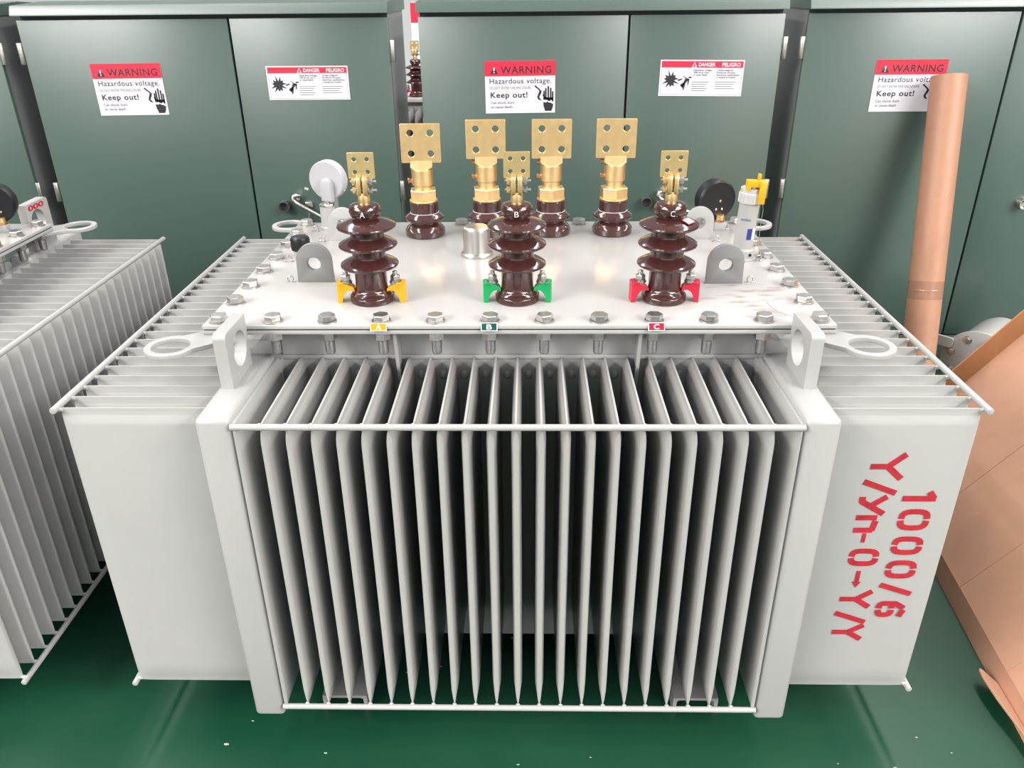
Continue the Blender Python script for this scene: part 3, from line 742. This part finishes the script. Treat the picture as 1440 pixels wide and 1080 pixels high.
# close ring at the foot
tube = b.build('cardboard_tube', None, smooth=40)
tag(tube, 'long brown cardboard tube leaning upright against a green cabinet door', 'tube')
b = MB(); b.lathe([(.0639, Lt*.30), (.0641, Lt*.30), (.0641, Lt*.36), (.0639, Lt*.36)], m='tape', n=44, mtx=mm); b.lathe([(.0641, Lt*.325), (.0648, Lt*.327), (.0644, Lt*.331), (.0641, Lt*.332)], m='tape', n=44, mtx=mm)
b.build('packing_tape', tube, smooth=40)

# ------------------------------------------------------------------ cardboard tray leaning at the right
F = Vector((1.256, .964, 0)); B = Vector((1.134, -.212, 0)); e = (F-B).normalized(); p = Vector((e.y, -e.x, 0))
Ro = empty('cardboard_tray', F)
tag(Ro, 'big brown cardboard tray with a raised rim tilted on edge right of the transformer', 'cardboard')
def fr(u, v, w): return F - e*u + p*v + Vector((0, 0, w))   # u toward camera along the floor edge, v outwards, w up
an = math.radians(53); sd = Vector((math.cos(an), math.sin(an))); nr = Vector((-math.sin(an), math.cos(an)))
def sheet_box(b, u0, u1, s0, s1, n0, n1, m, base=(.012, .055)):
    pts = []
    for u in (u0, u1):
        for s in (s0, s1):
            for n in (n0, n1):
                v = base[0]+sd.x*s+nr.x*n; w = base[1]+sd.y*s+nr.y*n
                pts.append(fr(u, v, w)-F)
    b.hull(pts, m)
b = MB(); sheet_box(b, .0, 1.25, 0, 1.15, -.006, 0, 'card')
for u in (.42, .72, 1.02): sheet_box(b, u, u+.006, .0, 1.15, -.001, .0012, 'card')
b.build('panel', Ro, smooth=0)
b = MB(); sheet_box(b, .0, .007, 0, 1.15, -.006, .062, 'cardedge'); b.build('rim', Ro, smooth=0)
b = MB(); pts = []
for u in (0, 1.25):
    for v, w in ((0, 0), (.007, 0), (.012, .058), (.019, .052)): pts.append(fr(u, v, w)-F)
b.hull(pts, 'card'); b.build('bottom_flap', Ro, smooth=0)
# torn flap on the floor
b = MB()
loop = [(1.164, -.066), (1.150, -.055), (1.138, -.045), (1.128, -.030), (1.120, -.026), (1.114, -.034), (1.111, -.060), (1.112, -.12), (1.122, -.20), (1.125, -.30), (1.118, -.42), (1.14, -.46), (1.17, -.3)]
loop = [(x, y) for x, y in loop]
bb = MB(); bb.prism([[(x-F.x, y-F.y) for x, y in loop]], .008, 'card')
for v in bb.bm.verts:
    dd = (1.17 - (v.co.x+F.x)); v.co.z += .0045 + max(0, dd)*.55
fl_o = bb.build('torn_flap', Ro, smooth=0)

# ------------------------------------------------------------------ white drum by the cabinets
DR = empty('steel_drum', (1.835, 1.49, 0))
tag(DR, 'white steel cylinder with bolted end cover lying in front of the right cabinet', 'drum')
ax = Matrix.Translation((0, 0, .138)) @ Matrix.Rotation(math.radians(-46), 4, 'Z') @ Matrix.Rotation(PI/2, 4, 'X')
b = MB(); b.lathe([(0, -.27), (.122, -.27), (.122, -.012), (.13, -.012), (.13, -.006), (0, -.006)], m='paint', n=44, mtx=ax); b.build('drum_body', DR)
b = MB(); b.lathe([(0, -.006), (.138, -.006), (.138, .006), (.134, .008), (0, .008)], m='paint', n=48, mtx=ax); ec = b.build('end_cover', DR)
for k in range(8):
    a = 2*PI*k/8+.5
    b = MB(); c = ax @ Vector((.105*math.cos(a), .105*math.sin(a), .008)); c2 = ax @ Vector((.105*math.cos(a), .105*math.sin(a), .022)); b.cyl(c, c2, .013, 'zinc', 6, bev=.001)
    c3 = ax @ Vector((.105*math.cos(a), .105*math.sin(a), .010)); b.cyl(c, c3, .017, 'zinc', 18); b.build('cover_bolt', ec)
b = MB(); b.prism([rrect(-.205, -.10, .045, .085, .01), rrect(-.19, -.155, .057, .073, .006)], .012, 'paint', ax @ Matrix.Translation((0, 0, .014))); b.build('lug', ec)

# ------------------------------------------------------------------ unit seen through the gap between two cabinets
DT = empty('distant_transformer', (-.80, 3.55, 0))
tag(DT, 'far transformer glimpsed through the gap between the green cabinets', 'transformer')
b = MB(); b.box(-.6, .6, .0, .6, 0, .905, 'paint', .004); b.build('tank', DT)
b = MB(); b.box(-.64, .64, -.05, .64, .905, .925, 'cover', .002); b.build('cover', DT)
o = dup(hv[2], DT, (.155, .06, CT))
for i in range(9):
    if i == 0: q0 = q = fin_mesh(.28, .78, .0165).build('cooling_fin', DT, smooth=30)
    else: q = q0.copy(); COL.objects.link(q); q.parent = DT
    q.location = (-.05+.046*i, .01, .09)
PB = MB(); PB.box(-.035, .035, 0, .03, 0, 1.42, 'wall', .003); PB.box(-.0355, .0355, -.002, .0, 1.30, 1.42, 'signred')
bp = PB.build('notice_post', None, (-.72, 4.35, 0)); tag(bp, 'white post with a red top panel in the gap between cabinets', 'post')

# ------------------------------------------------------------------ floor debris
chips = [(-.66, -.235, .010, .4), (-.53, -.30, .006, 1.2), (-.28, -.02, .005, 2), (-.2, .0, .008, .7), (-.43, -.255, .006, .1), (.0, -.28, .005, 2.2), (.16, -.26, .004, 1), (.9, -.2, .005, .5), (.96, -.24, .004, 1.4), (.82, -.28, .007, 1.0), (.94, -.05, .004, 2), (-.62, -.17, .005, .3), (.7, -.27, .003, .9), (-.02, .1, .006, 1.8), (.05, .17, .004, .6)]
b = MB()
for x, y, r, a in chips:
    r *= .75; b.sph((x, y, r*.25), r, 'debris', (1.0, .45, .28), 1)
ch = b.build('floor_debris', None, smooth=0)
tag(ch, 'tiny pale paint chips scattered on the green floor', 'debris', kind='stuff')

# ------------------------------------------------------------------ camera
f, pt, yw, rl = 1126.5191, math.radians(26.6399), math.radians(-1.2728), math.radians(-.5724)
fwd = Vector((math.sin(yw)*math.cos(pt), math.cos(yw)*math.cos(pt), -math.sin(pt)))
r = Vector((math.cos(yw), -math.sin(yw), 0)); u = r.cross(fwd)
r2 = r*math.cos(rl)+u*math.sin(rl); u2 = -r*math.sin(rl)+u*math.cos(rl)
cam = bpy.data.cameras.new('camera'); co = bpy.data.objects.new('camera', cam); COL.objects.link(co)
co.matrix_world = Matrix(((r2.x, u2.x, -fwd.x, .0216), (r2.y, u2.y, -fwd.y, -1.4769), (r2.z, u2.z, -fwd.z, .6109+.925), (0, 0, 0, 1)))
cam.sensor_width = 36; cam.lens = f*36/1440; cam.clip_start = .05; cam.clip_end = 100
S.camera = co

# ------------------------------------------------------------------ light
w = bpy.data.worlds.new('hall'); S.world = w; w.use_nodes = True
nt = w.node_tree; bg = nt.nodes['Background']; bg.inputs['Strength'].default_value = .9
tc = nt.nodes.new('ShaderNodeTexCoord'); sx = nt.nodes.new('ShaderNodeSeparateXYZ'); cr = nt.nodes.new('ShaderNodeValToRGB')
nt.links.new(tc.outputs['Generated'], sx.inputs[0]); nt.links.new(sx.outputs['Z'], cr.inputs['Fac']); nt.links.new(cr.outputs['Color'], bg.inputs['Color'])
cr.color_ramp.elements[0].position = 0; cr.color_ramp.elements[0].color = (.11, .115, .12, 1)
cr.color_ramp.elements[1].position = .8; cr.color_ramp.elements[1].color = (.48, .50, .53, 1)
def lamp(x, y, z, sx, sy, e):
    l = bpy.data.lights.new('hall_lamp', 'AREA'); l.shape = 'RECTANGLE'; l.size = sx; l.size_y = sy; l.energy = e; l.color = (1, .97, .93)
    o = bpy.data.objects.new('hall_lamp', l); COL.objects.link(o); o.location = (x, y, z)
for y, e in ((-12.6, 70), (-9.8, 260), (-7., 480), (-4.2, 580)):
    for x in (-10.5, -6.2, 6.2, 10.5): lamp(x, y, 5.4, 2., 2.4, e)
for y in (-1.4, 1.4, 4.2):
    for x in (-7.5, -2.8, 2.8, 7.5): lamp(x, y, 5.4, .5, 2.4, 88)

S.view_settings.view_transform = 'Standard'; S.view_settings.look = 'None'; S.view_settings.gamma = 1; S.view_settings.use_curve_mapping = False
S.view_settings.exposure = 0.38
